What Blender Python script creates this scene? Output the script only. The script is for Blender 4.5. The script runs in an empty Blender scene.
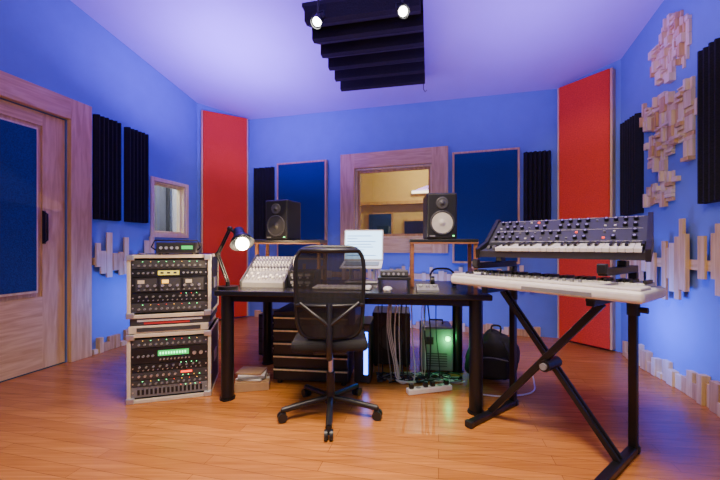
import bpy, bmesh, math, random
from mathutils import Vector, Matrix, Euler
R = random.Random(7)
rad = math.radians

# ------------------------------------------------------------------ materials
def new_mat(name):
    m = bpy.data.materials.new(name); m.use_nodes = True
    nt = m.node_tree; b = nt.nodes['Principled BSDF']
    return m, nt, b
def plain(name, col, rough=0.5, metal=0.0, var=0.06, nscale=30, bump=0.0, emit=None, es=0):
    m, nt, b = new_mat(name)
    tc = nt.nodes.new('ShaderNodeTexCoord'); n = nt.nodes.new('ShaderNodeTexNoise')
    n.inputs['Scale'].default_value = nscale; n.inputs['Detail'].default_value = 4
    nt.links.new(tc.outputs['Object'], n.inputs['Vector'])
    cr = nt.nodes.new('ShaderNodeValToRGB')
    cr.color_ramp.elements[0].position = 0.3; cr.color_ramp.elements[1].position = 0.7
    cr.color_ramp.elements[0].color = [c*(1-var) for c in col]+[1]
    cr.color_ramp.elements[1].color = [min(1, c*(1+var)) for c in col]+[1]
    nt.links.new(n.outputs['Fac'], cr.inputs['Fac'])
    nt.links.new(cr.outputs['Color'], b.inputs['Base Color'])
    b.inputs['Roughness'].default_value = rough; b.inputs['Metallic'].default_value = metal
    if bump:
        bp = nt.nodes.new('ShaderNodeBump'); bp.inputs['Strength'].default_value = bump
        bp.inputs['Distance'].default_value = 0.01
        nt.links.new(n.outputs['Fac'], bp.inputs['Height']); nt.links.new(bp.outputs['Normal'], b.inputs['Normal'])
    if emit:
        b.inputs['Emission Color'].default_value = list(emit)+[1]; b.inputs['Emission Strength'].default_value = es
    return m
def wood(name, c1, c2, scale=(14, 14, 1.2), rough=0.5):
    m, nt, b = new_mat(name)
    tc = nt.nodes.new('ShaderNodeTexCoord'); mp = nt.nodes.new('ShaderNodeMapping')
    mp.inputs['Scale'].default_value = scale
    n = nt.nodes.new('ShaderNodeTexNoise'); n.inputs['Scale'].default_value = 2.5; n.inputs['Detail'].default_value = 6
    n.inputs['Distortion'].default_value = 0.8
    cr = nt.nodes.new('ShaderNodeValToRGB')
    cr.color_ramp.elements[0].position = 0.35; cr.color_ramp.elements[1].position = 0.62
    cr.color_ramp.elements[0].color = list(c1)+[1]; cr.color_ramp.elements[1].color = list(c2)+[1]
    nt.links.new(tc.outputs['Object'], mp.inputs['Vector']); nt.links.new(mp.outputs['Vector'], n.inputs['Vector'])
    nt.links.new(n.outputs['Fac'], cr.inputs['Fac']); nt.links.new(cr.outputs['Color'], b.inputs['Base Color'])
    b.inputs['Roughness'].default_value = rough
    return m
def emis(name, col, s):
    m, nt, b = new_mat(name)
    b.inputs['Base Color'].default_value = [c*0.5 for c in col]+[1]
    b.inputs['Emission Color'].default_value = list(col)+[1]; b.inputs['Emission Strength'].default_value = s
    return m
def glass_mat(name, refl=0.12, tint=(0.9, 0.95, 1)):
    m = bpy.data.materials.new(name); m.use_nodes = True; nt = m.node_tree
    for n in list(nt.nodes):
        if n.type == 'BSDF_PRINCIPLED': nt.nodes.remove(n)
    out = [n for n in nt.nodes if n.type == 'OUTPUT_MATERIAL'][0]
    t = nt.nodes.new('ShaderNodeBsdfTransparent'); t.inputs[0].default_value = list(tint)+[1]
    g = nt.nodes.new('ShaderNodeBsdfGlossy'); g.inputs['Roughness'].default_value = 0.02
    mx = nt.nodes.new('ShaderNodeMixShader'); mx.inputs[0].default_value = refl
    nt.links.new(t.outputs[0], mx.inputs[1]); nt.links.new(g.outputs[0], mx.inputs[2])
    nt.links.new(mx.outputs[0], out.inputs['Surface'])
    return m
def mesh_fabric(name):
    m = bpy.data.materials.new(name); m.use_nodes = True; nt = m.node_tree
    b = nt.nodes['Principled BSDF']; b.inputs['Base Color'].default_value = (0.012, 0.012, 0.015, 1); b.inputs['Roughness'].default_value = 0.7
    out = [n for n in nt.nodes if n.type == 'OUTPUT_MATERIAL'][0]
    t = nt.nodes.new('ShaderNodeBsdfTransparent'); mx = nt.nodes.new('ShaderNodeMixShader')
    tc = nt.nodes.new('ShaderNodeTexCoord'); w = nt.nodes.new('ShaderNodeTexWave'); w.bands_direction = 'X'
    w.inputs['Scale'].default_value = 45
    mr = nt.nodes.new('ShaderNodeMapRange'); mr.inputs[3].default_value = 0.0; mr.inputs[4].default_value = 0.26
    nt.links.new(tc.outputs['Object'], w.inputs['Vector']); nt.links.new(w.outputs['Fac'], mr.inputs[0])
    nt.links.new(mr.outputs[0], mx.inputs[0]); nt.links.new(b.outputs[0], mx.inputs[1]); nt.links.new(t.outputs[0], mx.inputs[2])
    nt.links.new(mx.outputs[0], out.inputs['Surface'])
    return m
def floor_mat():
    m, nt, b = new_mat('laminate_planks')
    tc = nt.nodes.new('ShaderNodeTexCoord'); mp = nt.nodes.new('ShaderNodeMapping')
    mp.inputs['Rotation'].default_value = (0, 0, rad(13))
    br = nt.nodes.new('ShaderNodeTexBrick'); br.inputs['Scale'].default_value = 1
    br.inputs['Brick Width'].default_value = 1.1; br.inputs['Row Height'].default_value = 0.075
    br.inputs['Mortar Size'].default_value = 0.0013; br.inputs['Bias'].default_value = 0.0
    br.inputs['Color1'].default_value = (0.57, 0.225, 0.05, 1); br.inputs['Color2'].default_value = (0.46, 0.17, 0.034, 1)
    br.inputs['Mortar'].default_value = (0.20, 0.07, 0.018, 1)
    mp2 = nt.nodes.new('ShaderNodeMapping'); mp2.inputs['Scale'].default_value = (1.2, 26, 1); mp2.inputs['Rotation'].default_value = (0, 0, rad(13))
    n = nt.nodes.new('ShaderNodeTexNoise'); n.inputs['Scale'].default_value = 2.2; n.inputs['Detail'].default_value = 8; n.inputs['Distortion'].default_value = 0.6
    cr = nt.nodes.new('ShaderNodeValToRGB'); cr.color_ramp.elements[0].position = 0.3; cr.color_ramp.elements[1].position = 0.7
    cr.color_ramp.elements[0].color = (0.68, 0.62, 0.56, 1); cr.color_ramp.elements[1].color = (1.1, 1.1, 1.1, 1)
    mx = nt.nodes.new('ShaderNodeMixRGB'); mx.blend_type = 'MULTIPLY'; mx.inputs[0].default_value = 1
    nt.links.new(tc.outputs['Object'], mp.inputs['Vector']); nt.links.new(mp.outputs[0], br.inputs['Vector'])
    nt.links.new(tc.outputs['Object'], mp2.inputs['Vector']); nt.links.new(mp2.outputs[0], n.inputs['Vector'])
    nt.links.new(n.outputs['Fac'], cr.inputs['Fac'])
    nt.links.new(br.outputs['Color'], mx.inputs[1]); nt.links.new(cr.outputs['Color'], mx.inputs[2])
    nt.links.new(mx.outputs[0], b.inputs['Base Color'])
    b.inputs['Roughness'].default_value = 0.27
    return m

WALL = plain('blue_wall_paint', (0.16, 0.25, 0.60), 0.8, var=0.03, nscale=6)
CEIL = plain('ceiling_violet_lit', (0.52, 0.42, 0.84), 0.85, var=0.02, nscale=3)  # white ceiling; part of the violet light is mixed into its colour
FLOOR = floor_mat()
PINE = wood('pine_wood', (0.60, 0.38, 0.13), (0.78, 0.56, 0.23))
PINEH = wood('pine_wood_horizontal', (0.60, 0.38, 0.13), (0.78, 0.56, 0.23), scale=(1.2, 14, 14))
PINE2 = wood('pine_wood_dark', (0.42, 0.23, 0.07), (0.62, 0.39, 0.14))
PINE3 = wood('pine_wood_pale', (0.74, 0.58, 0.28), (0.86, 0.72, 0.40))
PINE4 = wood('pine_wood_blond', (0.84, 0.70, 0.36), (0.90, 0.79, 0.48))
SHELFW = wood('brown_wood', (0.20, 0.07, 0.03), (0.33, 0.13, 0.05), scale=(2, 14, 14))
NAVY = plain('navy_fabric', (0.008, 0.036, 0.15), 0.95, var=0.3, nscale=120, bump=0.4)
RED = plain('red_fabric', (0.82, 0.055, 0.014), 0.9, var=0.12, nscale=90, bump=0.4)
FOAM = plain('black_foam', (0.008, 0.008, 0.012), 0.95, var=0.3, nscale=90, bump=0.4)
BLACK = plain('black_plastic', (0.012, 0.012, 0.014), 0.4)
BLACKM = plain('black_painted_metal', (0.01, 0.01, 0.012), 0.35, 0.3)
DESK = plain('black_desk_laminate', (0.012, 0.012, 0.015), 0.25)
GREYD = plain('dark_grey_plastic', (0.05, 0.05, 0.055), 0.5)
GREY = plain('grey_plastic', (0.20, 0.20, 0.21), 0.5)
SILV = plain('aluminium', (0.6, 0.6, 0.62), 0.35, 0.8)
WHITE = plain('white_plastic', (0.72, 0.70, 0.66), 0.4)
CREAM = plain('case_edge_cream', (0.70, 0.61, 0.45), 0.5)
KEYW = plain('white_keys', (0.8, 0.79, 0.76), 0.3)
KEYB = plain('black_keys', (0.01, 0.01, 0.01), 0.3)
CARD = plain('cardboard', (0.42, 0.26, 0.13), 0.9)
PAPER = plain('paper', (0.75, 0.73, 0.68), 0.9)
REDP = plain('red_plastic', (0.5, 0.03, 0.03), 0.5)
BAG = plain('black_nylon', (0.012, 0.012, 0.014), 0.8, bump=0.6, nscale=14)
CONE = plain('speaker_cone', (0.03, 0.03, 0.035), 0.5)
CONEY = plain('speaker_cone_light', (0.55, 0.53, 0.48), 0.5)
MESHF = mesh_fabric('chair_mesh_fabric')
GLASS = glass_mat('window_glass', 0.12)
BEIGE = plain('booth_plaster', (0.68, 0.50, 0.20), 0.85)
HALL = plain('hall_plaster', (0.80, 0.78, 0.74), 0.85)
SCREEN = emis('screen_glow', (0.42, 0.70, 1.0), 4.2)
LEDG = emis('led_green', (0.1, 1, 0.25), 7)
LEDGD = emis('display_green', (0.04, 0.6, 0.12), 1.3)
LEDA = emis('led_amber', (1, 0.50, 0.05), 3)
LEDR = emis('led_red', (1, 0.05, 0.02), 3)
LEDY = emis('display_yellow', (0.85, 0.7, 0.1), 1.3)
LEDB = emis('led_blue', (0.03, 0.14, 1), 14)
BULB = emis('lamp_bulb', (1, 0.85, 0.6), 60)
SPOTF = emis('spot_lens', (1, 0.95, 0.88), 30)

# ------------------------------------------------------------------ mesh builder
class M:
    def __init__(s, name, loc=(0, 0, 0), rz=0.0, rx=0.0):
        s.name = name; s.v = []; s.f = []; s.mi = []; s.sm = []; s.mats = []
        s.mw = Matrix.Translation(Vector(loc)) @ Matrix.Rotation(rz, 4, 'Z') @ Matrix.Rotation(rx, 4, 'X')
    def midx(s, m):
        if m not in s.mats: s.mats.append(m)
        return s.mats.index(m)
    def raw(s, vs, fs, mat, smooth=False):
        o = len(s.v); s.v += [tuple(v) for v in vs]; k = s.midx(mat)
        for f in fs:
            s.f.append([i+o for i in f]); s.mi.append(k); s.sm.append(smooth)
    def bm(s, bm, mat, smooth=False, mx=None):
        bm.verts.index_update()
        vs = [(mx @ v.co if mx else v.co.copy()) for v in bm.verts]
        s.raw(vs, [[v.index for v in f.verts] for f in bm.faces], mat, smooth); bm.free()
    def box(s, c, d, mat, bev=0.0, rot=None, seg=2):
        bm = bmesh.new(); bmesh.ops.create_cube(bm, size=1)
        for v in bm.verts: v.co = Vector((v.co.x*d[0], v.co.y*d[1], v.co.z*d[2]))
        if bev: bmesh.ops.bevel(bm, geom=list(bm.edges), offset=bev, segments=seg, affect='EDGES', profile=0.5)
        mx = Matrix.Translation(Vector(c))
        if rot: mx = mx @ Euler(rot).to_matrix().to_4x4()
        s.bm(bm, mat, False, mx)
    def b2(s, a, b, mat, bev=0.0):
        s.box([(a[i]+b[i])/2 for i in range(3)], [abs(b[i]-a[i]) for i in range(3)], mat, bev)
    def cyl(s, p0, p1, r, mat, r2=None, seg=16, caps=True):
        p0 = Vector(p0); p1 = Vector(p1); r2 = r if r2 is None else r2
        q = (p1-p0).to_track_quat('Z', 'Y'); vs = []
        for p, rr in ((p0, r), (p1, r2)):
            for i in range(seg):
                a = 2*math.pi*i/seg; vs.append(p + q @ Vector((rr*math.cos(a), rr*math.sin(a), 0)))
        s.raw(vs, [[i, (i+1) % seg, seg+(i+1) % seg, seg+i] for i in range(seg)], mat, True)
        if caps:
            s.raw(vs[:seg], [list(range(seg))[::-1]], mat); s.raw(vs[seg:], [list(range(seg))], mat)
    def sph(s, c, r, mat, seg=16, sc=(1, 1, 1)):
        bm = bmesh.new(); bmesh.ops.create_uvsphere(bm, u_segments=seg, v_segments=seg//2+2, radius=r)
        s.bm(bm, mat, True, Matrix.Translation(Vector(c)) @ Matrix.Diagonal((sc[0], sc[1], sc[2], 1)))
    def tube(s, pts, r, mat, seg=8, closed=False, smooth_path=0):
        P = [Vector(p) for p in pts]
        if smooth_path:
            Q = []; n = len(P)
            rng = range(n) if closed else range(n-1)
            for i in rng:
                a = P[(i-1) % n] if closed else P[max(i-1, 0)]; b = P[i]; c = P[(i+1) % n]; d = P[(i+2) % n] if closed else P[min(i+2, n-1)]
                for k in range(smooth_path):
                    t = k/smooth_path
                    Q.append(0.5*((2*b)+(c-a)*t+(2*a-5*b+4*c-d)*t*t+(3*b-a-3*c+d)*t**3))
            if not closed: Q.append(P[-1])
            P = Q
        n = len(P); vs = []; up = None
        for i in range(n):
            t = (P[(i+1) % n]-P[i-1]) if closed else (P[min(i+1, n-1)]-P[max(i-1, 0)])
            if t.length < 1e-9: t = Vector((0, 0, 1))
            t.normalize()
            if up is None:
                up = Vector((0, 0, 1)) if abs(t.z) < 0.9 else Vector((1, 0, 0))
            x = t.cross(up)
            if x.length < 1e-4: x = t.orthogonal()
            x.normalize(); up = x.cross(t).normalized()
            for k in range(seg):
                a = 2*math.pi*k/seg; vs.append(P[i]+x*r*math.cos(a)+up*r*math.sin(a))
        fs = []
        for i in range(n if closed else n-1):
            j = (i+1) % n
            for k in range(seg):
                l = (k+1) % seg; fs.append([i*seg+k, i*seg+l, j*seg+l, j*seg+k])
        s.raw(vs, fs, mat, True)
        if not closed:
            s.raw(vs[:seg], [list(range(seg))], mat); s.raw(vs[-seg:], [list(range(seg))[::-1]], mat)
    def prism(s, poly, lo, hi, axis, mat):
        def mp(a, b, c):
            return {'x': (c, a, b), 'y': (a, c, b), 'z': (a, b, c)}[axis]
        n = len(poly)
        vs = [mp(a, b, lo) for a, b in poly]+[mp(a, b, hi) for a, b in poly]
        s.raw(vs, [list(range(n))[::-1], list(range(n, 2*n))]+[[i, (i+1) % n, n+(i+1) % n, n+i] for i in range(n)], mat)
    def lathe(s, prof, c, axis, mat, seg=24):
        c = Vector(c); q = Vector(axis).to_track_quat('Z', 'Y'); vs = []; n = len(prof)
        for r, h in prof:
            for i in range(seg):
                a = 2*math.pi*i/seg; vs.append(c+q @ Vector((r*math.cos(a), r*math.sin(a), h)))
        s.raw(vs, [[j*seg+i, j*seg+(i+1) % seg, (j+1)*seg+(i+1) % seg, (j+1)*seg+i] for j in range(n-1) for i in range(seg)], mat, True)
    def done(s, recalc=True):
        me = bpy.data.meshes.new(s.name); me.from_pydata(s.v, [], s.f)
        for m in s.mats: me.materials.append(m)
        me.polygons.foreach_set('material_index', s.mi); me.polygons.foreach_set('use_smooth', s.sm)
        if recalc:
            b = bmesh.new(); b.from_mesh(me); bmesh.ops.recalc_face_normals(b, faces=b.faces); b.to_mesh(me); b.free()
        me.update()
        o = bpy.data.objects.new(s.name, me); bpy.context.scene.collection.objects.link(o); o.matrix_world = s.mw
        return o

# ------------------------------------------------------------------ room shell
def ztop(x, y): return 3.545-0.068*x-0.14*y
d = Vector((0.229, 0.973)).normalized()
L0 = Vector((-2.76, 2.606)); A = L0+d*2.174; RL = L0-d*4.32
B = Vector((-1.649, 5.098)); C = Vector((2.253, 3.888)); D = Vector((2.58, 3.36))
dr = Vector((-0.243, -0.970)).normalized(); RR = D+dr*5.11
class Fr:
    def __init__(s, o, p):
        s.o = o; s.d = (p-o).normalized(); s.rz = math.atan2(s.d.y, s.d.x); s.L = (p-o).length
    def m(s, name): return M(name, (s.o.x, s.o.y, 0), s.rz)
FL = Fr(L0, A); FDL = Fr(A, B); FB = Fr(B, C); FDR = Fr(C, D); FR = Fr(D, RR); FRE = Fr(RR, RL)

def wall(name, fr, s0, s1, holes=(), th=0.12):
    o = fr.m(name)
    ss = sorted({s0, s1} | {h[0] for h in holes} | {h[1] for h in holes})
    for a, b in zip(ss[:-1], ss[1:]):
        hs = sorted([h for h in holes if h[0] <= a+1e-6 and h[1] >= b-1e-6], key=lambda h: h[2])
        segs = []; z = 0.0
        for h in hs:
            if h[2] > z: segs.append((z, h[2]))
            z = h[3]
        segs.append((z, None))
        for z0, z1 in segs:
            def T(s):
                p = fr.o+fr.d*s; return ztop(p.x, p.y) if z1 is None else z1
            vs = []
            for y in (0, th):
                vs += [(a, y, z0), (b, y, z0), (b, y, T(b)), (a, y, T(a))]
            o.raw(vs, [[0, 1, 2, 3], [7, 6, 5, 4], [0, 4, 5, 1], [3, 2, 6, 7], [0, 3, 7, 4], [1, 5, 6, 2]], WALL)
    return o.done()
DOOR = (-0.62, 0.475, 0.0, 2.19); WL = (1.43, 1.945, 1.20, 1.82); WB = (1.66, 2.68, 1.16, 2.09)
wall('wall_left', FL, -4.32, 2.174, [DOOR, WL])
wall('wall_corner_left', FDL, 0, FDL.L)
wall('wall_back', FB, 0, FB.L, [WB])
wall('wall_corner_right', FDR, 0, FDR.L)
wall('wall_right', FR, 0, 5.11)
wall('wall_rear', FRE, 0, FRE.L)
poly = [RL, A, B, C, D, RR]
o = M('floor'); o.prism([(p.x, p.y) for p in poly], -0.1, 0, 'z', FLOOR); o.done()
o = M('ceiling'); n = len(poly)
vs = [(p.x, p.y, ztop(p.x, p.y)) for p in poly]+[(p.x, p.y, ztop(p.x, p.y)+0.1) for p in poly]
o.raw(vs, [list(range(n)), list(range(n, 2*n))[::-1]]+[[i, (i+1) % n, n+(i+1) % n, n+i] for i in range(n)], CEIL); o.done()

# door
o = FL.m('door_1')
o.b2((-0.61, 0.02, 0.01), (0.465, 0.07, 2.18), PINE)
for a, b in ((-0.61, -0.50), (0.29, 0.465)): o.b2((a, 0.005, 0.01), (b, 0.02, 2.18), PINE)
for a, b in ((0.01, 0.62), (2.07, 2.18)): o.b2((-0.50, 0.005, a), (0.29, 0.02, b), PINEH)
o.b2((-0.50, -0.03, 0.66), (0.235, 0.02, 2.03), PINE3, 0.004)
o.b2((-0.48, -0.036, 0.68), (0.222, -0.02, 2.015), NAVY, 0.003)
o.tube([(0.30, 0.005, 1.08), (0.30, -0.035, 1.10), (0.30, -0.035, 1.32), (0.30, 0.005, 1.34)], 0.008, BLACKM)
o.box((0.30, 0.003, 1.21), (0.025, 0.006, 0.28), BLACKM)
o.done()
o = FL.m('trim_1')
o.b2((0.48, -0.05, 0), (0.67, -0.001, 2.38), PINE, 0.004)
o.b2((-0.81, -0.05, 0), (-0.62, -0.001, 2.38), PINE, 0.004)
o.b2((-0.62, -0.05, 2.19), (0.48, -0.001, 2.38), PINEH, 0.004)
o.done()
def window(name, fr, H, fw, proud, e=0.05, ma=PINE, mb=PINEH, mc=PINE2):
    a, b, z0, z1 = H; o = fr.m(name); g = 0.002; deep = 0.115
    o.b2((a-fw, -proud, z0-fw), (a, -0.001, z1+fw), ma, 0.004); o.b2((b, -proud, z0-fw), (b+fw, -0.001, z1+fw), ma, 0.004)
    o.b2((a, -proud, z0-fw), (b, -0.001, z0), mb, 0.004); o.b2((a, -proud, z1), (b, -0.001, z1+fw), mb, 0.004)
    t = 0.02
    o.b2((a+g, 0, z0+g), (a+t, deep, z1-g), PINE3); o.b2((b-t, 0, z0+g), (b-g, deep, z1-g), PINE3)
    o.b2((a+t, 0, z0+g), (b-t, deep, z0+t), PINE3); o.b2((a+t, 0, z1-t), (b-t, deep, z1-g), PINE3)
    y0, y1 = 0.05, 0.075
    if e:
        o.b2((a+t, y0, z0+t), (a+t+e, y1, z1-t), mc); o.b2((b-t-e, y0, z0+t), (b-t, y1, z1-t), mc)
        o.b2((a+t+e, y0, z0+t), (b-t-e, y1, z0+t+e), mc); o.b2((a+t+e, y0, z1-t-e), (b-t-e, y1, z1-t), mc)
    o.b2((a+t+e, 0.058, z0+t+e), (b-t-e, 0.064, z1-t-e), GLASS)
    o.done()
window('window_1', FL, WL, 0.045, 0.02, 0.015, PINE4, PINE4, PINE4)
window('window_2', FB, WB, 0.20, 0.05, 0.03)
# rooms beyond the windows
def booth(name, fr, a, b, z0, z1, dep, mt):
    o = fr.m(name); y0 = 0.125
    o.b2((a, y0+dep, z0), (b, y0+dep+0.05, z1), mt)
    o.b2((a-0.05, y0, z0), (a, y0+dep, z1), mt); o.b2((b, y0, z0), (b+0.05, y0+dep, z1), mt)
    o.b2((a, y0, z0-0.05), (b, y0+dep, z0), mt); o.b2((a, y0, z1), (b, y0+dep, z1+0.05), mt)
    o.done()
booth('wall_booth', FB, 0.9, 3.9, 0.0, 2.6, 2.0, BEIGE)
booth('wall_hall', FL, 1.0, 2.6, 0.6, 2.5, 0.7, HALL)
def bp(a, b, z0, z1, m):
    o = FB.m('booth_acoustic_panel'); o.b2((a, 2.05, z0), (b, 2.12, z1), PINE2); o.b2((a+0.03, 2.03, z0+0.03), (b-0.03, 2.06, z1-0.03), m); o.done()
bp(1.25, 1.75, 0.9, 1.70, NAVY); bp(1.95, 2.5, 0.9, 1.55, FOAM); bp(2.62, 2.9, 0.9, 1.76, GREYD); bp(3.0, 3.5, 0.9, 1.70, NAVY)
o = FB.m('booth_shelf_beam'); o.b2((0.95, 1.95, 1.84), (3.85, 2.12, 1.90), PINE2); o.done()
o = FB.m('booth_wall_lamp'); o.b2((2.1, 2.04, 2.03), (2.9, 2.12, 2.11), WHITE, 0.01); o.b2((2.12, 2.02, 2.04), (2.88, 2.04, 2.08), emis('booth_tube', (1, 0.8, 0.5), 5)); o.done()
o = FL.m('hall_door_frame')
o.b2((2.08, 0.76, 0.605), (2.14, 0.82, 2.3), GREYD); o.b2((2.47, 0.76, 0.605), (2.52, 0.82, 2.3), GREYD); o.b2((2.14, 0.79, 0.605), (2.47, 0.82, 2.3), GREY); o.done()

# ------------------------------------------------------------------ wall treatments
def foam(fr, a, b, z0, z1):
    o = fr.m('acoustic_foam_panel'); n = max(4, int((b-a)/0.042)); w = (b-a)/n
    o.b2((a, -0.02, z0), (b, -0.001, z1), FOAM)
    for i in range(n):
        x = a+i*w
        o.prism([(x, -0.02), (x+w, -0.02), (x+w*0.62, -0.06), (x+w*0.38, -0.06)], z0+0.004*(i % 2), z1-0.004*(i % 2), 'z', FOAM)
    o.done()
foam(FL, 0.715, 0.985, 1.31, 2.33); foam(FL, 1.05, 1.325, 1.31, 2.32)
foam(FB, 0.085, 0.42, 1.15, 2.20); foam(FB, 3.735, 4.02, 1.29, 2.14)
foam(FR, 0.10, 0.40, 1.34, 2.22); foam(FR, 1.13, 1.42, 1.33, 2.34)
def navy(fr, a, b, z0, z1):
    o = fr.m('fabric_acoustic_panel')
    o.b2((a, -0.06, z0), (b, -0.001, z1), PINE, 0.003); o.b2((a+0.025, -0.066, z0+0.025), (b-0.025, -0.04, z1-0.025), NAVY, 0.004); o.done()
navy(FB, 0.49, 1.26, 0.86, 2.24); navy(FB, 2.93, 3.69, 0.84, 2.20)
def redp(fr, a, b, z0, z1):
    o = fr.m('red_bass_trap')
    o.b2((a+0.02, -0.09, z0), (b-0.02, -0.002, z1), RED, 0.012)
    o.b2((a, -0.075, z0), (a+0.02, -0.002, z1), PINE); o.b2((b-0.02, -0.075, z0), (b, -0.002, z1), PINE); o.done()
redp(FDL, 0.045, FDL.L-0.045, 0.02, 2.925); redp(FDR, 0.045, FDR.L-0.045, 0.02, 2.815)

def frieze(fr, s0, s1, zc, up, dn, dens=0.85):
    o = fr.m('wood_block_frieze')
    o.b2((s0, -0.03, zc-0.035), (s1, -0.001, zc+0.035), PINEH)
    x = s0+0.01
    while x < s1-0.07:
        w = R.uniform(0.035, 0.065)
        if R.random() < dens:
            o.b2((x, -R.uniform(0.045, 0.06), zc-R.uniform(0.04, dn)), (x+w, -0.031, zc+R.uniform(0.04, up)), R.choice([PINE, PINE, PINE3, PINE3]), 0.002)
        x += w+R.choice([0.002, 0.002, 0.01, 0.05])
    o.done()
def skyline(fr, s0, s1, hmax):
    o = fr.m('wood_block_skirting'); x = s0
    while x < s1-0.08:
        w = R.uniform(0.04, 0.08)
        o.b2((x, -R.uniform(0.03, 0.06), 0.001), (x+w, -0.001, R.uniform(0.04, hmax)), R.choice([PINE, PINE3, PINE2]), 0.002)
        x += w+0.002
    o.done()
frieze(FL, 0.70, 2.08, 0.90, 0.30, 0.24)
frieze(FB, 0.10, 3.98, 0.66, 0.165, 0.14)
frieze(FR, 0.10, 3.5, 0.92, 0.34, 0.36)
skyline(FL, 0.70, 2.08, 0.16); skyline(FB, 0.10, 3.98, 0.12); skyline(FR, 0.10, 3.4, 0.20)

def inpoly(x, y, P):
    c = False; j = len(P)-1
    for i in range(len(P)):
        if (P[i][1] > y) != (P[j][1] > y) and x < (P[j][0]-P[i][0])*(y-P[i][1])/(P[j][1]-P[i][1])+P[i][0]: c = not c
        j = i
    return c
def mosaic(name, fr, P, st=0.07):
    o = fr.m(name)
    x0, x1 = min(p[0] for p in P), max(p[0] for p in P); z0, z1 = min(p[1] for p in P), max(p[1] for p in P)
    WD = [PINE, PINE3, PINE3, PINE4, PINE4]
    x = x0-0.01
    while x < x1:
        cw = st*R.choice([0.7, 1.0, 1.3]); z = z0-R.uniform(0, 0.04)
        while z < z1:
            ch = st*R.choice([0.6, 0.9, 1.3, 1.8]); n = R.choice([1, 2, 2, 3])
            vert = ch > cw*0.9
            for k in range(n):
                if vert: a, b, c, e = x+cw*k/n, x+cw*(k+1)/n, z, z+ch
                else: a, b, c, e = x, x+cw, z+ch*k/n, z+ch*(k+1)/n
                if inpoly((a+b)/2, (c+e)/2, P):
                    o.b2((a, -R.choice([0.012, 0.02, 0.028, 0.045]), c), (b-0.003, -0.001, e-0.003), R.choice(WD))
            z += ch
        x += cw
    o.done()
MAPP = [(.415, 2.23), (.56, 2.22), (.73, 2.27), (.9, 2.20), (.975, 2.24), (1.06, 2.27), (1.06, 1.67), (.975, 1.64), (.93, 1.79), (.80, 1.78), (.72, 1.69), (.86, 1.55), (.81, 1.39),
        (.47, 1.40), (.47, 1.53), (.66, 1.58), (.54, 1.74), (.44, 1.90), (.60, 1.97), (.415, 2.06)]
mosaic('wood_mosaic_sculpture', FR, MAPP, 0.065)
CIR = [(.785+.225*math.cos(a/32*2*math.pi), 2.56+.235*math.sin(a/32*2*math.pi)) for a in range(32)]
CIR[26] = (.84, 2.44)
mosaic('wood_mosaic_roundel', FR, CIR, 0.05)

# ------------------------------------------------------------------ ceiling baffle + spots
o = M('hanging_acoustic_baffle', (0.137, 3.15, 2.80), rad(-11.5))
o.b2((-0.45, -0.68, 0.06), (0.45, 0.68, 0.09), BLACKM)
for i in range(6):
    y = -0.68+i*0.2267
    w = 0.45 if i else 0.43
    o.prism([(y, 0.06), (y, -0.05), (y+0.05, -0.055), (y+0.215, 0.03), (y+0.215, 0.06)], -w, w, 'x', FOAM)
for x in (-0.4, 0.4):
    for y in (-0.6, 0.6):
        p = o.mw @ Vector((x, y, 0)); o.cyl((x, y, 0.09), (x, y, ztop(p.x, p.y)-2.80), 0.004, SILV, seg=6)
o.done()
def spotl(p, a, e, size, col=(1, 0.88, 0.72)):
    l = bpy.data.lights.new('spot_lamp', 'SPOT'); l.energy = e; l.color = col; l.spot_size = rad(size); l.spot_blend = 0.8; l.shadow_soft_size = 0.03
    lo = bpy.data.objects.new('spot_lamp', l); bpy.context.scene.collection.objects.link(lo)
    lo.location = p; lo.rotation_euler = a.to_track_quat('-Z', 'Y').to_euler()
def spot(x, y, z, aim):
    o = M('track_spotlight', (x, y, z)); zt = ztop(x, y)-z
    o.cyl((0, 0, zt-0.03), (0, 0, zt), 0.05, BLACKM); o.cyl((0, 0, 0.05), (0, 0, zt-0.03), 0.007, BLACKM, seg=8)
    a = Vector(aim).normalized()
    side = a.cross(Vector((0, 0, 1))).normalized()*0.043
    o.tube([side, side+Vector((0, 0, 0.05)), -side+Vector((0, 0, 0.05)), -side], 0.005, BLACKM, 6)
    o.cyl(-a*0.055, a*0.045, 0.030, BLACKM, r2=0.040, caps=False); o.cyl(-a*0.075, -a*0.055, 0.018, BLACKM, r2=0.030)
    o.cyl(a*0.025, a*0.03, 0.030, SPOTF)
    o.done()
    spotl(Vector((x, y, z))+a*0.06, a, 80, 75)
spot(-0.29, 2.36, 2.62, (-0.25, -0.5, -0.8)); spot(0.29, 2.33, 2.66, (0.1, -0.8, -0.65))
# added spots without fixtures, to brighten the red bass traps and wooden sculptures
p = Vector((-0.45, 2.2, 2.55)); spotl(p, Vector((-1.95, 4.9, 1.7))-p, 75, 34, (1, 0.8, 0.62))
p = Vector((0.45, 2.1, 2.6)); spotl(p, Vector((2.4, 3.6, 1.8))-p, 42, 36, (1, 0.8, 0.62))
p = Vector((0.3, 1.2, 2.7)); spotl(p, Vector((2.38, 2.6, 1.95))-p, 34, 42, (1, 0.84, 0.62))
o = M('ceiling_hook', (0.70, 3.75, 2.75)); zt = ztop(0.7, 3.75)-2.75
o.tube([(0, 0, zt), (0, 0, 0.03), (0.02, 0, 0), (0.035, 0, 0.02)], 0.006, GREY, 6); o.done()

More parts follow.
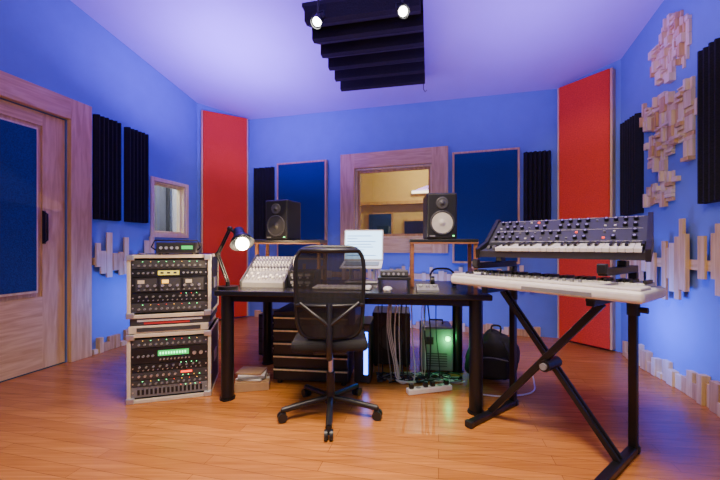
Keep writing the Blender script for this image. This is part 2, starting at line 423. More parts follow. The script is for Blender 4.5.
# ------------------------------------------------------------------ desk
DO = Vector((-0.98, 2.28, 0)); DRZ = math.atan2(-0.12, 1.0)
def dm(name, x=0, y=0, z=0, rz=0):
    p = Matrix.Translation(DO) @ Matrix.Rotation(DRZ, 4, 'Z') @ Vector((x, y, z))
    return M(name, p, DRZ+rz)
o = dm('studio_desk')
o.b2((0, 0, 0.715), (1.80, 0.85, 0.75), DESK, 0.006)
for x, y in ((0.06, 0.07), (1.715, 0.07), (0.06, 0.78), (1.715, 0.78)):
    o.cyl((x, y, 0.0), (x, y, 0.715), 0.042, BLACKM, seg=20); o.cyl((x, y, 0), (x, y, 0.012), 0.052, BLACKM, seg=20)
o.b2((0.10, 0.77, 0.67), (1.68, 0.785, 0.715), BLACKM)
o.b2((0.10, 0.06, 0.67), (1.68, 0.085, 0.715), BLACKM)
o.done()
def riser(x, y, L, W, h, rz=0, m=SHELFW):
    o = dm('speaker_riser_shelf', x, y, 0.751, rz)
    o.b2((-L/2, -W/2, h-0.022), (L/2, W/2, h), BLACK, 0.003)
    o.b2((-L/2, -W/2-0.003, h-0.034), (L/2, W/2, h-0.023), m)
    for sx in (-1, 1):
        for sy in (-1, 1): o.b2((sx*(L/2-0.005), sy*(W/2-0.005), 0), (sx*(L/2-0.03), sy*(W/2-0.03), h-0.034), m, 0.002)
        o.b2((sx*(L/2-0.01), -W/2+0.03, 0.10), (sx*(L/2-0.025), W/2-0.03, 0.13), m)
    o.done()
riser(0.32, 0.67, 0.56, 0.26, 0.349)
riser(1.55, 0.46, 0.48, 0.25, 0.349)
def monitor(x, y, z, rz, conem):
    o = dm('studio_monitor_speaker', x, y, z, rz)
    o.box((0, 0, 0.165), (0.215, 0.22, 0.33), BLACK, 0.014, seg=3)
    y = -0.1105
    o.lathe([(0.088, 0.000), (0.088, 0.006), (0.080, 0.008), (0.076, 0.002), (0.045, -0.0), (0.03, 0.001)], (0, y, 0.115), (0, -1, 0), GREYD)
    o.lathe([(0.074, 0.003), (0.03, 0.0015), (0.022, 0.004), (0.012, 0.012), (0.0005, 0.014)], (0, y-0.0005, 0.115), (0, -1, 0), conem)
    o.lathe([(0.045, 0.0), (0.045, 0.004), (0.035, 0.003), (0.014, 0.001), (0.012, 0.006), (0.0005, 0.008)], (0, y, 0.255), (0, -1, 0), GREYD)
    o.box((0.08, y-0.001, 0.022), (0.012, 0.004, 0.006), LEDG); o.box((-0.07, y-0.001, 0.021), (0.04, 0.003, 0.010), GREY)
    o.done()
monitor(0.25, 0.66, 1.101, rad(-14), CONE); monitor(1.53, 0.44, 1.101, rad(4), CONEY)

# laptop on stand
o = dm('laptop', 0.93, 0.62, 0.753)
o.box((0, 0.02, 0.008), (0.26, 0.22, 0.014), SILV, 0.003)
for sx in (-0.1, 0.1): o.box((sx, 0.05, 0.07), (0.02, 0.10, 0.13), SILV, 0.003)
o.box((0, -0.02, 0.145), (0.33, 0.22, 0.014), WHITE, 0.004, rot=(rad(12), 0, 0))
o.box((0, -0.025, 0.154), (0.28, 0.12, 0.004), GREY, rot=(rad(12), 0, 0))
o.box((0, 0.115, 0.305), (0.335, 0.010, 0.265), WHITE, 0.004, rot=(rad(-10), 0, 0))
o.box((0, 0.109, 0.306), (0.312, 0.004, 0.24), SCREEN, rot=(rad(-10), 0, 0))
STX = emis('screen_text', (0.15, 0.35, 0.8), 1.2)
for k in range(8):
    zz = -0.09+k*0.024; w = R.uniform(0.08, 0.26)
    o.box((-0.14+w/2, 0.1055-zz*math.sin(rad(-10)), 0.306+zz*math.cos(rad(10))), (w, 0.001, 0.006), STX, rot=(rad(-10), 0, 0))
o.done()
# small desk shelf with gear
o = dm('desktop_shelf', 1.25, 0.25, 0.751)
o.b2((-0.16, -0.12, 0.07), (0.06, 0.12, 0.088), BLACK, 0.003)
for sx in (-0.155, 0.04):
    o.b2((sx, -0.12, 0), (sx+0.015, 0.12, 0.07), BLACK)
o.done()
o = dm('audio_interface', 1.20, 0.25, 0.840); o.box((0, 0, 0.02), (0.19, 0.14, 0.038), GREYD, 0.004)
for i in range(5): o.cyl((-0.07+i*0.033, -0.07, 0.02), (-0.07+i*0.033, -0.084, 0.02), 0.009, SILV, seg=12)
o.done()
o = dm('computer_keyboard', 0.84, 0.20, 0.751); o.box((0, 0, 0.009), (0.40, 0.13, 0.016), WHITE, 0.004)
for r in range(5):
    for c in range(14): o.box((-0.18+c*0.0277, -0.048+r*0.024, 0.019), (0.023, 0.02, 0.005), KEYW)
o.done()
o = dm('computer_mouse', 1.16, 0.07, 0.751); o.sph((0, 0, 0.019), 0.03, WHITE, sc=(1, 1.7, 0.6)); o.box((0, 0, 0.004), (0.05, 0.09, 0.007), GREY, 0.002); o.done()
o = dm('monitor_controller', 1.42, 0.14, 0.751); o.prism([(-0.06, 0), (-0.06, 0.015), (0.06, 0.04), (0.06, 0)], -0.07, 0.07, 'x', GREY)
for i in range(3): o.cyl((-0.045+i*0.045, 0, 0.022), (-0.045+i*0.045, -0.006, 0.042), 0.013, SILV, seg=12)
o.done()
o = dm('headphones', 1.56, 0.46, 0.751)
o.tube([(-0.08, 0, 0.035), (-0.09, 0.04, 0.08), (-0.05, 0.09, 0.12), (0.05, 0.09, 0.12), (0.09, 0.04, 0.08), (0.08, 0, 0.035)], 0.008, BLACK, 8, smooth_path=5)
for s_ in (-1, 1): o.cyl((s_*0.065, 0, 0.037), (s_*0.095, 0, 0.037), 0.036, BLACK)
o.done()
o = dm('rack_effects_unit', 0.53, 0.34, 0.751); o.box((0, 0, 0.06), (0.20, 0.2, 0.118), BLACK, 0.004)
for j in range(2):
    for i in range(3):
        o.box((-0.06+i*0.055, -0.102, 0.035+j*0.055), (0.035, 0.004, 0.02), GREY)
        o.cyl((-0.06+i*0.055, -0.10, 0.015+j*0.055), (-0.06+i*0.055, -0.112, 0.015+j*0.055), 0.007, SILV, seg=10)
o.done()

# mixing console
o = dm('mixing_console', 0.255, 0.36, 0.751)
hw = 0.155
o.prism([(-0.16, 0), (-0.16, 0.035), (0.10, 0.21), (0.145, 0.215), (0.145, 0)], -hw, hw, 'x', GREY)
for s_ in (-1, 1): o.prism([(-0.17, 0), (-0.17, 0.045), (0.10, 0.228), (0.15, 0.232), (0.15, 0)], s_*hw, s_*(hw+0.012), 'x', GREYD)
sl = math.atan2(0.175, 0.26)
def onp(t, off): return (-0.16+0.26*t - math.sin(sl)*off, 0.035+0.175*t+math.cos(sl)*off)
for c in range(12):
    x = -0.14+c*0.0254
    y, z = onp(0.22, 0.001); o.box((x, y, z), (0.003, 0.085, 0.002), BLACK, rot=(sl, 0, 0))
    y, z = onp(0.12+R.random()*0.2, 0.006); o.box((x, y, z), (0.013, 0.02, 0.010), WHITE, rot=(sl, 0, 0))
    for r in range(6):
        y, z = onp(0.46+r*0.095, 0.0); y2, z2 = onp(0.46+r*0.095, 0.014)
        o.cyl((x, y, z), (x, y2, z2), 0.0065, [WHITE, GREYD, WHITE, KEYW, SILV, WHITE][r], seg=8)
o.done()
# desk lamp
o = dm('desk_lamp', 0.045, 0.10, 0.751)
o.cyl((0, 0, 0), (0, 0, 0.02), 0.07, BLACKM, seg=28); o.cyl((0, 0, 0.02), (0, 0, 0.05), 0.014, BLACKM)
e1 = Vector((-0.09, 0.03, 0.24)); e2 = Vector((0.0, 0.03, 0.42)); hd = Vector((0.08, 0.02, 0.37))
for dy in (-0.014, 0.014):
    of = Vector((0, dy, 0)); o.cyl(Vector((0, 0, 0.05))+of, e1+of, 0.007, BLACKM, seg=8); o.cyl(e1+of, e2+of, 0.007, BLACKM, seg=8)
o.sph(e1, 0.02, BLACKM); o.sph(e2, 0.02, BLACKM); o.cyl(e2, hd, 0.011, BLACKM, seg=8)
ax = Vector((0.45, -0.42, -0.78)).normalized()
o.lathe([(0.004, -0.06), (0.034, -0.055), (0.042, 0.0), (0.066, 0.03), (0.084, 0.07), (0.082, 0.07), (0.062, 0.033)], hd, ax, BLACKM)
o.sph(hd+ax*0.072, 0.044, BULB)
o.done()
lp = o.mw @ (hd+ax*0.15)

# ------------------------------------------------------------------ rack tower (left)
rk = Vector((-1.295, 2.32, 0)); rrz = rad(16)
def knobs(o, x0, x1, y, z, n, r, mat):
    for i in range(n):
        x = x0+(x1-x0)*(i+0.5)/n; o.cyl((x, y, z), (x, y-0.012, z), r, mat, seg=10)
def leds(o, x0, x1, y, z, n, w=0.005, h=0.003):
    for i in range(n): o.box((x0+(x1-x0)*(i+0.5)/n, y-0.001, z), (w, 0.002, h), R.choice([LEDG, LEDG, LEDA, LEDR]))
def rack_case(name, z0, units, W=0.51, Dp=0.42, shell=BLACK):
    o = M(name, (rk.x, rk.y, z0), rrz); H = sum(u[0] for u in units)+0.07
    for sx in (-1, 1):
        o.b2((sx*W/2, 0, 0.0), (sx*(W/2-0.012), Dp, H), shell)
        for z in (0, H-0.022): o.b2((sx*(W/2+0.003), -0.006, z), (sx*(W/2-0.02), Dp+0.004, z+0.022), CREAM, 0.003)
        for y in (-0.006, Dp-0.018): o.b2((sx*(W/2+0.003), y, 0.02), (sx*(W/2-0.018), y+0.022, H-0.02), CREAM, 0.003)
        for z in (0.0, H-0.04): o.box((sx*(W/2-0.018), -0.004, z+0.02), (0.05, 0.02, 0.04), SILV, 0.006)
        o.box((sx*(W/2+0.004), Dp*0.5, H*0.5), (0.006, 0.12, 0.08), SILV, 0.002)
    for z in (0, H-0.024):
        o.b2((-W/2+0.02, -0.006, z), (W/2-0.02, 0.016, z+0.024), CREAM, 0.003)
    o.b2((-W/2+0.012, 0, 0), (W/2-0.012, Dp, 0.012), shell); o.b2((-W/2+0.012, 0, H-0.012), (W/2-0.012, Dp, H), shell)
    o.b2((-W/2+0.012, Dp-0.012, 0.012), (W/2-0.012, Dp, H-0.012), shell)
    z = 0.035; fw = W/2-0.021
    for h, st in units:
        face = {'s': GREY, 'w': SILV, 'd': GREYD}.get(st[0], BLACK)
        o.b2((-fw, 0.004, z+0.002), (fw, 0.30, z+h-0.002), face, 0.001)
        y = 0.003; zc = z+h/2
        for sx in (-1, 1): o.cyl((sx*(fw-0.01), y, zc), (sx*(fw-0.01), y-0.003, zc), 0.005, SILV, seg=8)
        k = st[1]
        if k == 'k':
            knobs(o, -fw+0.03, fw-0.03, y, zc+h*0.12, 10, 0.007, GREY); knobs(o, -fw+0.03, fw-0.03, y, zc-h*0.25, 14, 0.0035, SILV); leds(o, 0.05, 0.18, y, zc+h*0.38, 4)
        elif k == 'l':
            knobs(o, -fw+0.03, fw-0.03, y, zc-h*0.12, 12, 0.0075, GREY); leds(o, -0.19, 0.19, y, zc+h*0.3, 8)
        elif k == 'a':
            o.box((-0.01, y-0.001, zc), (0.13, 0.003, h*0.55), LEDY); knobs(o, 0.07, fw-0.03, y, zc, 5, 0.007, SILV); knobs(o, -fw+0.03, -0.09, y, zc, 4, 0.007, GREY)
            for i in range(3): o.box((-0.05+i*0.04, y-0.003, zc), (0.02, 0.001, h*0.25), GREYD)
        elif k == 'g':
            o.box((0.02, y-0.001, zc+h*0.12), (0.19, 0.003, h*0.34), LEDGD); knobs(o, 0.13, fw-0.02, y, zc, 2, 0.012, SILV); knobs(o, -fw+0.03, -0.09, y, zc, 4, 0.008, GREY)
            for i in range(10): o.box((-0.06+i*0.017, y-0.003, zc+h*0.12), (0.008, 0.001, h*0.14), LEDG)
            knobs(o, -0.07, 0.13, y, zc-h*0.26, 9, 0.005, SILV)
        elif k == 'f':
            for i in range(16): o.box((-0.19+i*0.0255, y-0.001, zc), (0.014, 0.003, h*0.5), BLACK)
            leds(o, 0.05, 0.2, y, zc+h*0.38, 5)
        elif k == 'r':
            o.box((0.10, y-0.001, zc+h*0.15), (0.07, 0.003, h*0.25), LEDR); knobs(o, -fw+0.03, 0.05, y, zc, 7, 0.008, SILV); leds(o, 0.06, 0.2, y, zc-h*0.25, 4)
        elif k == 'v':
            for i in range(3):
                o.box((-0.145+i*0.145, y-0.001, zc), (0.125, 0.003, h*0.8), GREYD)
                o.box((-0.175+i*0.145, y-0.003, zc+h*0.2), (0.04, 0.002, h*0.22), CREAM if i != 1 else LEDA)
            knobs(o, -fw+0.03, fw-0.03, y-0.002, zc-h*0.05, 9, 0.009, SILV); knobs(o, -fw+0.03, fw-0.03, y-0.002, zc-h*0.3, 12, 0.005, GREY)
        z += h
    o.done(); return z0+H
U = 0.0445
z = rack_case('rack_case', 0.0, [(1.6*U, 'sf'), (U, 'dl'), (1.2*U, 'dr'), (1.2*U, 'bk'), (2.4*U, 'bg'), (1.4*U, 'dl')])
z += 0.002
o = M('rack_equipment_box', (rk.x, rk.y, z), rrz)
o.b2((-0.25, 0.0, 0), (0.24, 0.40, 0.05), CREAM, 0.004); o.b2((-0.20, -0.004, 0.012), (0.19, 0.0, 0.038), GREYD)
o.b2((-0.245, 0.01, 0.051), (0.25, 0.40, 0.10), GREYD, 0.004); o.b2((-0.16, 0.004, 0.06), (0.12, 0.01, 0.072), REDP); o.b2((-0.20, 0.004, 0.078), (0.20, 0.01, 0.092), WHITE)
o.done(); z += 0.102
z2 = rack_case('rack_case', z, [(1.5*U, 'dl'), (1.5*U, 'bk'), (2.4*U, 'bv'), (1.2*U, 'ba'), (1.4*U, 'dl')])
o = M('tabletop_preamp', (rk.x+0.02, rk.y+0.09, z2+0.001), rrz)
o.box((0, 0, 0.045), (0.25, 0.2, 0.075), GREYD, 0.006); o.box((0, -0.101, 0.045), (0.23, 0.004, 0.055), BLACK); knobs(o, -0.11, 0.02, -0.102, 0.045, 4, 0.010, SILV)
o.box((0.065, -0.104, 0.048), (0.07, 0.003, 0.024), LEDGD)
o.tube([(-0.13, -0.09, 0.03), (-0.15, -0.11, 0.05), (-0.13, -0.11, 0.095), (0.13, -0.11, 0.095), (0.15, -0.11, 0.05), (0.13, -0.09, 0.03)], 0.005, BLACKM, 6)
for x in (-.1, .1):
    for y in (-.08, .08): o.cyl((x, y, 0), (x, y, .01), .012, BLACK)
o.done()

# ------------------------------------------------------------------ chair
o = M('office_chair', (-0.185, 2.14, 0), rad(3))
for k in range(5):
    a = rad(-90+72*k); u = Vector((math.cos(a), math.sin(a), 0)); p = u*0.30
    o.tube([u*0.02+Vector((0, 0, 0.10)), u*0.14+Vector((0, 0, 0.088)), p+Vector((0, 0, 0.068))], 0.018, BLACK, 8, smooth_path=3)
    o.cyl(p+Vector((0, 0, 0.03)), p+Vector((0, 0, 0.075)), 0.010, BLACK, seg=8)
    sd = Vector((-u.y, u.x, 0))
    for q in (-1, 1): o.cyl(p+sd*q*0.006+Vector((0, 0, 0.028)), p+sd*q*0.024+Vector((0, 0, 0.028)), 0.028, BLACK, seg=16)
o.cyl((0, 0, 0.07), (0, 0, 0.13), 0.036, BLACK, r2=0.030); o.cyl((0, 0, 0.13), (0, 0, 0.26), 0.026, BLACK); o.cyl((0, 0, 0.26), (0, 0, 0.41), 0.015, SILV)
o.box((0, 0, 0.415), (0.20, 0.22, 0.035), BLACK, 0.01)
o.tube([(0.07, 0.0, 0.415), (0.2, 0.03, 0.41), (0.22, 0.03, 0.405)], 0.006, BLACK, 6)
o.box((0, 0.04, 0.465), (0.45, 0.44, 0.065), plain('chair_seat_fabric', (0.012, 0.012, 0.014), 0.9, bump=0.3, nscale=120), 0.028, seg=4)
zc, hz, hw0 = 0.775, 0.27, 0.205
def bk(u, v):
    t = (1-min(1, abs(v))**5)**0.2
    hw = hw0*t*(0.96+0.04*v)
    return Vector((u*hw, -0.20+0.045*u*u-0.035*max(0, v)+0.02*v*v, zc+hz*v))
nu, nv = 16, 28; vs = [bk(-1+2*i/nu, math.sin((-1+2*j/nv)*math.pi/2)) for j in range(nv+1) for i in range(nu+1)]
o.raw(vs, [[j*(nu+1)+i, j*(nu+1)+i+1, (j+1)*(nu+1)+i+1, (j+1)*(nu+1)+i] for j in range(nv) for i in range(nu)], MESHF, True)
loop = [bk(1, math.sin((-1+2*j/nv)*math.pi/2)) for j in range(1, nv)]+[bk(-1, math.sin((1-2*j/nv)*math.pi/2)) for j in range(1, nv)]
o.tube(loop, 0.012, BLACK, 8, closed=True)
o.tube([bk(u/5, -0.25)+Vector((0, -0.008, 0)) for u in range(-5, 6)], 0.010, BLACK, 8)
o.tube([bk(u/5, 0.92)+Vector((0, -0.004, 0)) for u in range(-5, 6)], 0.014, BLACK, 8)
o.tube([(0, -0.02, 0.405), (0, -0.17, 0.40), (0, -0.235, 0.45), (0, -0.235, 0.56), (0, -0.215, 0.72)], 0.018, BLACK, 8, smooth_path=5)
for q in (-1, 1): o.tube([(0, -0.235, 0.60), (q*0.08, -0.225, 0.66), (q*0.17, -0.175, 0.72)], 0.011, BLACK, 8, smooth_path=4)
o.done()

# ------------------------------------------------------------------ under desk
o = M('drawer_cabinet', (-0.375, 2.56, 0), DRZ)
o.b2((-0.29, 0.01, 0.03), (0.29, 0.40, 0.55), BLACK, 0.003)
for i in range(5):
    zz = 0.035+i*0.098
    o.b2((-0.285, -0.008, zz), (0.285, 0.01, zz+0.088), BLACK, 0.003); o.b2((-0.285, -0.013, zz+0.072), (0.285, -0.008, zz+0.084), PINE3, 0.002)
for sx in (-1, 1):
    for y in (0.04, 0.36): o.cyl((sx*0.25, y, 0), (sx*0.25, y, 0.03), 0.02, BLACK)
o.done()
o = M('power_amplifier', (-0.80, 3.22, 0.0), DRZ)
o.b2((-0.17, 0, 0.012), (0.17, 0.3, 0.40), BLACK, 0.006)
for x in (-.13, .13):
    for y in (.03, .27): o.cyl((x, y, 0), (x, y, .012), .015, BLACK)
for i in range(3):
    o.b2((-0.16, -0.004, 0.03+i*0.12), (0.16, 0.0, 0.14+i*0.12), GREYD, 0.002); knobs(o, -0.13, 0.10, -0.004, 0.085+i*0.12, 5, 0.009, SILV)
o.box((0.12, -0.006, 0.08), (0.01, 0.003, 0.008), LEDR); o.done()
o = M('computer_tower', (-0.045, 2.58, 0), DRZ)
o.b2((0.0, 0, 0.015), (0.125, 0.30, 0.46), BLACK, 0.006)
o.b2((0.012, -0.004, 0.33), (0.113, 0.0, 0.45), GREYD, 0.002); o.b2((0.075, -0.010, 0.08), (0.105, -0.002, 0.40), LEDB, 0.002)
for x in (0.02, 0.105):
    for y in (0.04, 0.26): o.cyl((x, y, 0), (x, y, 0.015), 0.014, BLACK)
o.done()
o = M('subwoofer', (0.265, 2.95, 0), DRZ)
o.b2((-0.16, 0, 0.02), (0.17, 0.34, 0.47), BLACK, 0.01)
o.lathe([(0.115, 0), (0.115, 0.008), (0.10, 0.008), (0.06, 0.001), (0.03, 0.002), (0.001, 0.012)], (0.005, -0.001, 0.26), (0, -1, 0), GREYD)
for x in (-.13, .14):
    for y in (.03, .31): o.cyl((x, y, 0), (x, y, .02), .018, BLACK)
o.done()
o = M('isolation_transformer', (0.635, 2.80, 0), DRZ)
o.b2((-0.13, 0, 0.02), (0.13, 0.26, 0.38), GREY, 0.008); o.b2((-0.12, -0.004, 0.03), (0.12, 0, 0.37), GREY, 0.003)
for i in range(6): o.b2((-0.09, -0.006, 0.06+i*0.02), (0.08, -0.003, 0.068+i*0.02), GREYD)
o.cyl((0.085, -0.003, 0.29), (0.085, -0.012, 0.29), 0.020, LEDG); o.b2((-0.09, -0.008, 0.24), (-0.03, -0.003, 0.30), BLACK)
o.tube([(-0.05, 0.13, 0.38), (-0.05, 0.13, 0.415), (0.06, 0.13, 0.415), (0.06, 0.13, 0.38)], 0.008, BLACK, 6)
for x in (-.1, .1):
    for y in (.03, .23): o.cyl((x, y, 0), (x, y, .02), .014, BLACK)
o.done()
gl = o.mw @ Vector((0.085, -0.06, 0.27))
o = M('backpack', (1.04, 2.68, 0), rad(-20))
bm = bmesh.new(); bmesh.ops.create_uvsphere(bm, u_segments=28, v_segments=18, radius=1)
for v in bm.verts:
    c = v.co; k = 1+0.07*math.sin(7*c.x+3*c.z)+0.06*math.sin(9*c.y+5*c.z)
    sx = math.copysign(abs(c.x)**0.8, c.x); sy = math.copysign(abs(c.y)**0.8, c.y); sz = math.copysign(abs(c.z)**0.8, c.z)
    v.co = Vector((sx*0.19*k*(1-0.28*sz)+0.03*sz, sy*0.12*k, 0.19+0.185*sz*(1 if sz < 0 else k)))
o.bm(bm, BAG, True)
o.box((0, -0.115, 0.13), (0.22, 0.06, 0.16), BAG, 0.025, seg=3)
o.tube([(0.0, 0, 0.36), (0.0, 0, 0.42), (0.06, 0, 0.42), (0.06, 0, 0.36)], 0.008, BAG, 6, smooth_path=4)
for q in (-1, 1): o.tube([(q*0.08, -0.08, 0.32), (q*0.13, -0.15, 0.2), (q*0.14, -0.10, 0.05)], 0.012, BAG, 6, smooth_path=5)
o.tube([(-0.11, -0.148, 0.20), (0.0, -0.152, 0.215), (0.11, -0.148, 0.20)], 0.004, GREY, 6, smooth_path=4)
o.done()
o = M('cardboard_box', (-0.80, 2.54, 0), rad(12))
o.b2((-0.12, -0.09, 0), (0.12, 0.09, 0.06), CARD, 0.003); o.b2((-0.119, -0.02, 0.06), (0.119, 0.02, 0.0615), PAPER)
o.b2((-0.115, -0.085, 0.062), (0.10, 0.085, 0.068), CARD); o.done()
o = M('stack_of_manuals', (-0.80, 2.54, 0.069), rad(4))
for i in range(4): o.box((R.uniform(-.01, .01), R.uniform(-.01, .01), 0.0075+i*0.014), (0.19, 0.14, 0.012), [PAPER, GREY, PAPER, CARD][i], 0.002, rot=(0, 0, R.uniform(-.2, .2)))
o.done()
o = M('power_strip', (0.50, 2.45, 0), rad(15)); o.box((0, 0, 0.02), (0.34, 0.055, 0.038), WHITE, 0.006)
for i in range(6): o.cyl((-0.14+i*0.055, 0, 0.039), (-0.14+i*0.055, 0, 0.041), 0.018, GREY, seg=12)
for i in (0, 2, 3, 5): o.box((-0.14+i*0.055, 0, 0.056), (0.03, 0.03, 0.03), BLACK, 0.004)
o.done()
o = M('tangled_cables')
CC = [BLACK, BLACK, GREYD, GREY, BLACK, WHITE]
for i in range(34):
    x0 = R.uniform(0.14, 0.72); y0 = R.uniform(2.60, 2.75); pts = []
    if R.random() < 0.4: pts += [(x0, 2.76, 0.64), (x0+R.uniform(-.03, .03), 2.75, 0.35)]
    for k in range(6):
        pts.append((x0, y0, 0.008+0.014*R.random())); x0 += R.uniform(-0.14, 0.14); y0 += R.uniform(-0.08, 0.08)
        x0 = min(max(x0, 0.14), 0.80); y0 = min(max(y0, 2.59), 2.77)
    o.tube(pts, R.choice([0.004, 0.005, 0.006]), R.choice(CC), 6, smooth_path=6)
for i in range(3):
    x = 0.24+0.013*i; o.tube([(x, 2.76, 0.66), (x-0.02, 2.74, 0.40), (x+0.03, 2.70, 0.12), (x+0.05, 2.64, 0.02), (x+0.15, 2.62, 0.01)], 0.005, WHITE, 6, smooth_path=6)
for i in range(5):
    a = R.uniform(0, 6); cx, cy = 0.36+i*0.09, 2.68+R.uniform(-.02, .02)
    o.tube([(cx+0.08*math.cos(t*0.6+a), cy+0.06*math.sin(t*0.6+a), 0.01+0.004*i) for t in range(11)], 0.005, R.choice(CC), 6)
o.done()
o = M('floor_cable')
o.tube([(0.78, 2.42, 0.007), (0.98, 2.36, 0.007), (1.22, 2.42, 0.007), (1.34, 2.62, 0.007), (1.45, 2.9, 0.007)], 0.005, WHITE, 6, smooth_path=8); o.done()

# ------------------------------------------------------------------ keyboard stand, keyboards
KR = rad(-54)
S = Vector((1.015, 1.85, 0))
o = M('keyboard_stand', S, KR)
TH = 0.81
for q in (-1, 1):
    o.box((q*0.32, 0, 0.022), (0.04, 0.48, 0.03), BLACKM, 0.005)
    for e in (-1, 1): o.box((q*0.32, e*0.24, 0.02), (0.048, 0.03, 0.038), BLACK, 0.006)
    o.box((q*0.27, 0, TH-0.018), (0.035, 0.34, 0.03), BLACKM, 0.004)
    for e in (-1, 1): o.box((q*0.27, e*0.155, TH-0.006), (0.04, 0.03, 0.012), BLACK, 0.004)
    yy = 0.028*q
    for dy in ((-0.018, 0.018) if q > 0 else (0,)):
        a = Vector((q*0.32, yy+dy, 0.035)); b = Vector((-q*0.27, yy+dy, TH-0.033)); dd = b-a
        o.box((a+b)/2, (0.026 if q > 0 else 0.034, 0.016 if q > 0 else 0.03, dd.length), BLACKM, 0.003, rot=(0, math.atan2(dd.x, dd.z), 0))
o.cyl((0.02, -0.07, 0.415), (0.02, 0.07, 0.415), 0.03, BLACKM, seg=20); o.cyl((0.02, -0.085, 0.415), (0.02, -0.07, 0.415), 0.018, GREY, seg=16)
for q in (-1, 1):
    o.box((q*0.32, 0.225, 0.475), (0.036, 0.036, 0.89), BLACKM, 0.004)
    o.cyl((q*0.32, 0.225, 0.70), (q*0.32, 0.225, 0.76), 0.028, BLACK); o.cyl((q*0.345, 0.225, 0.73), (q*0.38, 0.225, 0.73), 0.015, BLACK)
    o.box((q*0.32, 0.03, 0.935), (0.036, 0.42, 0.034), BLACKM, 0.004); o.box((q*0.32, -0.175, 0.95), (0.038, 0.03, 0.045), BLACK, 0.005)
    o.box((q*0.32, 0.08, 0.965), (0.038, 0.05, 0.03), BLACK, 0.004)
o.done()
o = M('midi_keyboard', (0.982, 1.845, TH+0.002), KR)
L, Wd = 0.97, 0.33
o.box((0, 0, 0.028), (L, Wd, 0.054), WHITE, 0.020, seg=4)
o.b2((-L/2+0.012, -Wd/2+0.012, 0.05), (L/2-0.012, -0.02, 0.066), WHITE, 0.006)
nk = 36; kw = (L-0.08)/nk
for i in range(nk):
    x = -L/2+0.04+kw*i; o.b2((x+0.0006, -0.005, 0.05), (x+kw-0.0006, 0.155, 0.072), KEYW, 0.002)
    if i % 7 in (0, 1, 3, 4, 5): o.b2((x+kw-0.007, 0.0, 0.07), (x+kw+0.007, 0.09, 0.086), KEYB, 0.001)
for i in range(16): o.cyl((-0.3+i*0.035, -0.09, 0.066), (-0.3+i*0.035, -0.09, 0.080), 0.009, GREY, seg=10)
for i in range(2): o.cyl((-0.41+i*0.03, -0.09, 0.062), (-0.40+i*0.03, -0.09, 0.062), 0.02, BLACK, seg=14)
o.b2((-0.02, -Wd/2-0.001, 0.012), (0.30, -Wd/2+0.004, 0.03), GREY)
o.done()
SR = rad(-42)
o = M('synthesizer', (1.085, 1.85, 1.016), SR, rad(9))
L = 0.73; prof = [(-0.185, 0.0), (-0.185, 0.035), (-0.045, 0.04), (-0.04, 0.062), (0.155, 0.165), (0.18, 0.155), (0.185, 0.0)]
SYN = plain('synth_panel', (0.035, 0.037, 0.05), 0.45)
o.prism(prof, -L/2, L/2, 'x', SYN)
ck = [(-0.195, -0.004), (-0.195, 0.05), (-0.06, 0.07), (0.155, 0.182), (0.19, 0.17), (0.195, -0.004)]
for q in (-1, 1): o.prism(ck, q*L/2, q*(L/2+0.02), 'x', BLACK)
nk = 22; kw = (L-0.10)/nk
for i in range(nk):
    x = -L/2+0.09+kw*i; o.b2((x+0.0006, -0.192, 0.036), (x+kw-0.0006, -0.05, 0.056), KEYW, 0.002)
    if i % 7 in (0, 1, 3, 4, 5): o.b2((x+kw-0.007, -0.14, 0.054), (x+kw+0.007, -0.05, 0.067), KEYB, 0.001)
for i in range(2): o.cyl((-L/2+0.025+i*0.03, -0.12, 0.036), (-L/2+0.04+i*0.03, -0.12, 0.036), 0.022, GREYD, seg=14)
sl = math.atan2(0.103, 0.195)
for r in range(4):
    for c in range(17):
        if R.random() < 0.12: continue
        t = 0.14+r*0.24; y = -0.04+0.195*t; z = 0.062+0.103*t; x = -L/2+0.035+c*0.0406
        if R.random() < 0.65:
            o.cyl((x, y, z), (x, y-0.016*math.sin(sl), z+0.016*math.cos(sl)), 0.0105, BLACK, seg=12); o.cyl((x, y-0.016*math.sin(sl), z+0.016*math.cos(sl)), (x, y-0.018*math.sin(sl), z+0.018*math.cos(sl)), 0.006, SILV, seg=12)
        else:
            o.box((x, y, z+0.003), (0.010, 0.007, 0.006), R.choice([WHITE, GREY, GREY, LEDR, WHITE]), rot=(sl, 0, 0))
for t in (0.02, 0.50, 0.98):
    o.box((0, -0.04+0.195*t, 0.0625+0.103*t), (L-0.03, 0.0015, 0.001), WHITE, rot=(sl, 0, 0))
o.done()

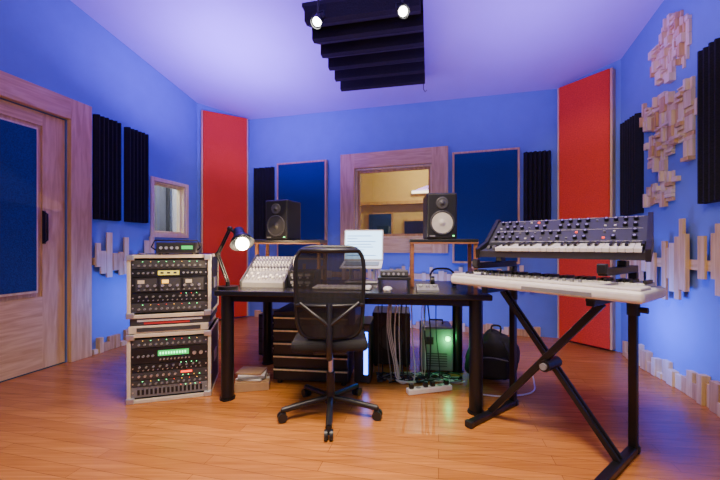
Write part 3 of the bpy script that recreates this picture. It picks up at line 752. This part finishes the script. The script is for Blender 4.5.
# ------------------------------------------------------------------ lights
def area(name, loc, target, size, e, col, sy=None, spread=180):
    l = bpy.data.lights.new(name, 'AREA'); l.energy = e; l.color = col; l.size = size; l.spread = rad(spread)
    if sy: l.shape = 'RECTANGLE'; l.size_y = sy
    o = bpy.data.objects.new(name, l); bpy.context.scene.collection.objects.link(o)
    o.location = loc; o.rotation_euler = (Vector(target)-Vector(loc)).to_track_quat('-Z', 'Y').to_euler()
def point(name, loc, e, col, r=0.0):
    l = bpy.data.lights.new(name, 'POINT'); l.energy = e; l.color = col; l.shadow_soft_size = r
    o = bpy.data.objects.new(name, l); bpy.context.scene.collection.objects.link(o); o.location = loc
area('warm_room_lamp', (0.0, 1.1, 3.1), (0.1, 1.7, 0), 0.9, 68, (1, 0.80, 0.54), spread=110)
area('warm_rear_fill', (-0.6, -1.2, 2.0), (0, 3, 0.4), 1.0, 25, (1, 0.86, 0.66))  # fill light added behind the camera to lift the door and wood
VI = (0.29, 0.13, 1.0)
area('violet_uplight', (-1.4, 3.4, 2.2), (-1.2, 3.7, 3.2), 0.7, 74, VI)
area('violet_uplight.001', (1.3, 2.6, 2.1), (1.3, 2.7, 3.2), 0.7, 30, VI)
area('violet_uplight.002', (-0.3, 1.1, 2.4), (-0.3, 1.4, 3.4), 0.9, 30, VI)
area('blue_wall_washer', (1.95, 2.75, 0.45), (2.6, 2.6, 0.5), 0.25, 12, (0.05, 0.12, 1.0))
area('blue_wall_washer.001', (-2.0, 3.6, 0.5), (-2.6, 3.6, 0.5), 0.25, 7, (0.06, 0.16, 1.0))
area('blue_wall_washer.002', (0.6, 3.5, 0.3), (0.7, 4.3, 0.4), 0.4, 14, (0.05, 0.12, 1.0))
point('desk_lamp_light', lp, 17, (1, 0.68, 0.36), 0.0)
point('indicator_light', gl, 1.2, (0.1, 1, 0.25), 0.0)
bl = FB.m('x').mw
point('booth_light', bl @ Vector((2.4, 1.2, 2.45)), 60, (1, 0.80, 0.42), 0.0)
bl = FL.m('x').mw
point('hall_light', bl @ Vector((1.7, 0.45, 2.3)), 45, (1.0, 0.9, 0.84), 0.0)
w = bpy.data.worlds.new('World'); bpy.context.scene.world = w; w.use_nodes = True
w.node_tree.nodes['Background'].inputs[0].default_value = (0.3, 0.32, 0.5, 1); w.node_tree.nodes['Background'].inputs[1].default_value = 0.1

cam = bpy.data.cameras.new('camera'); co = bpy.data.objects.new('camera', cam); bpy.context.scene.collection.objects.link(co)
co.location = (0, 0, 1.05); co.rotation_euler = (rad(90), 0, 0); cam.lens = 17; cam.sensor_width = 36; cam.shift_y = 6/720; cam.clip_start = 0.05
bpy.context.scene.camera = co
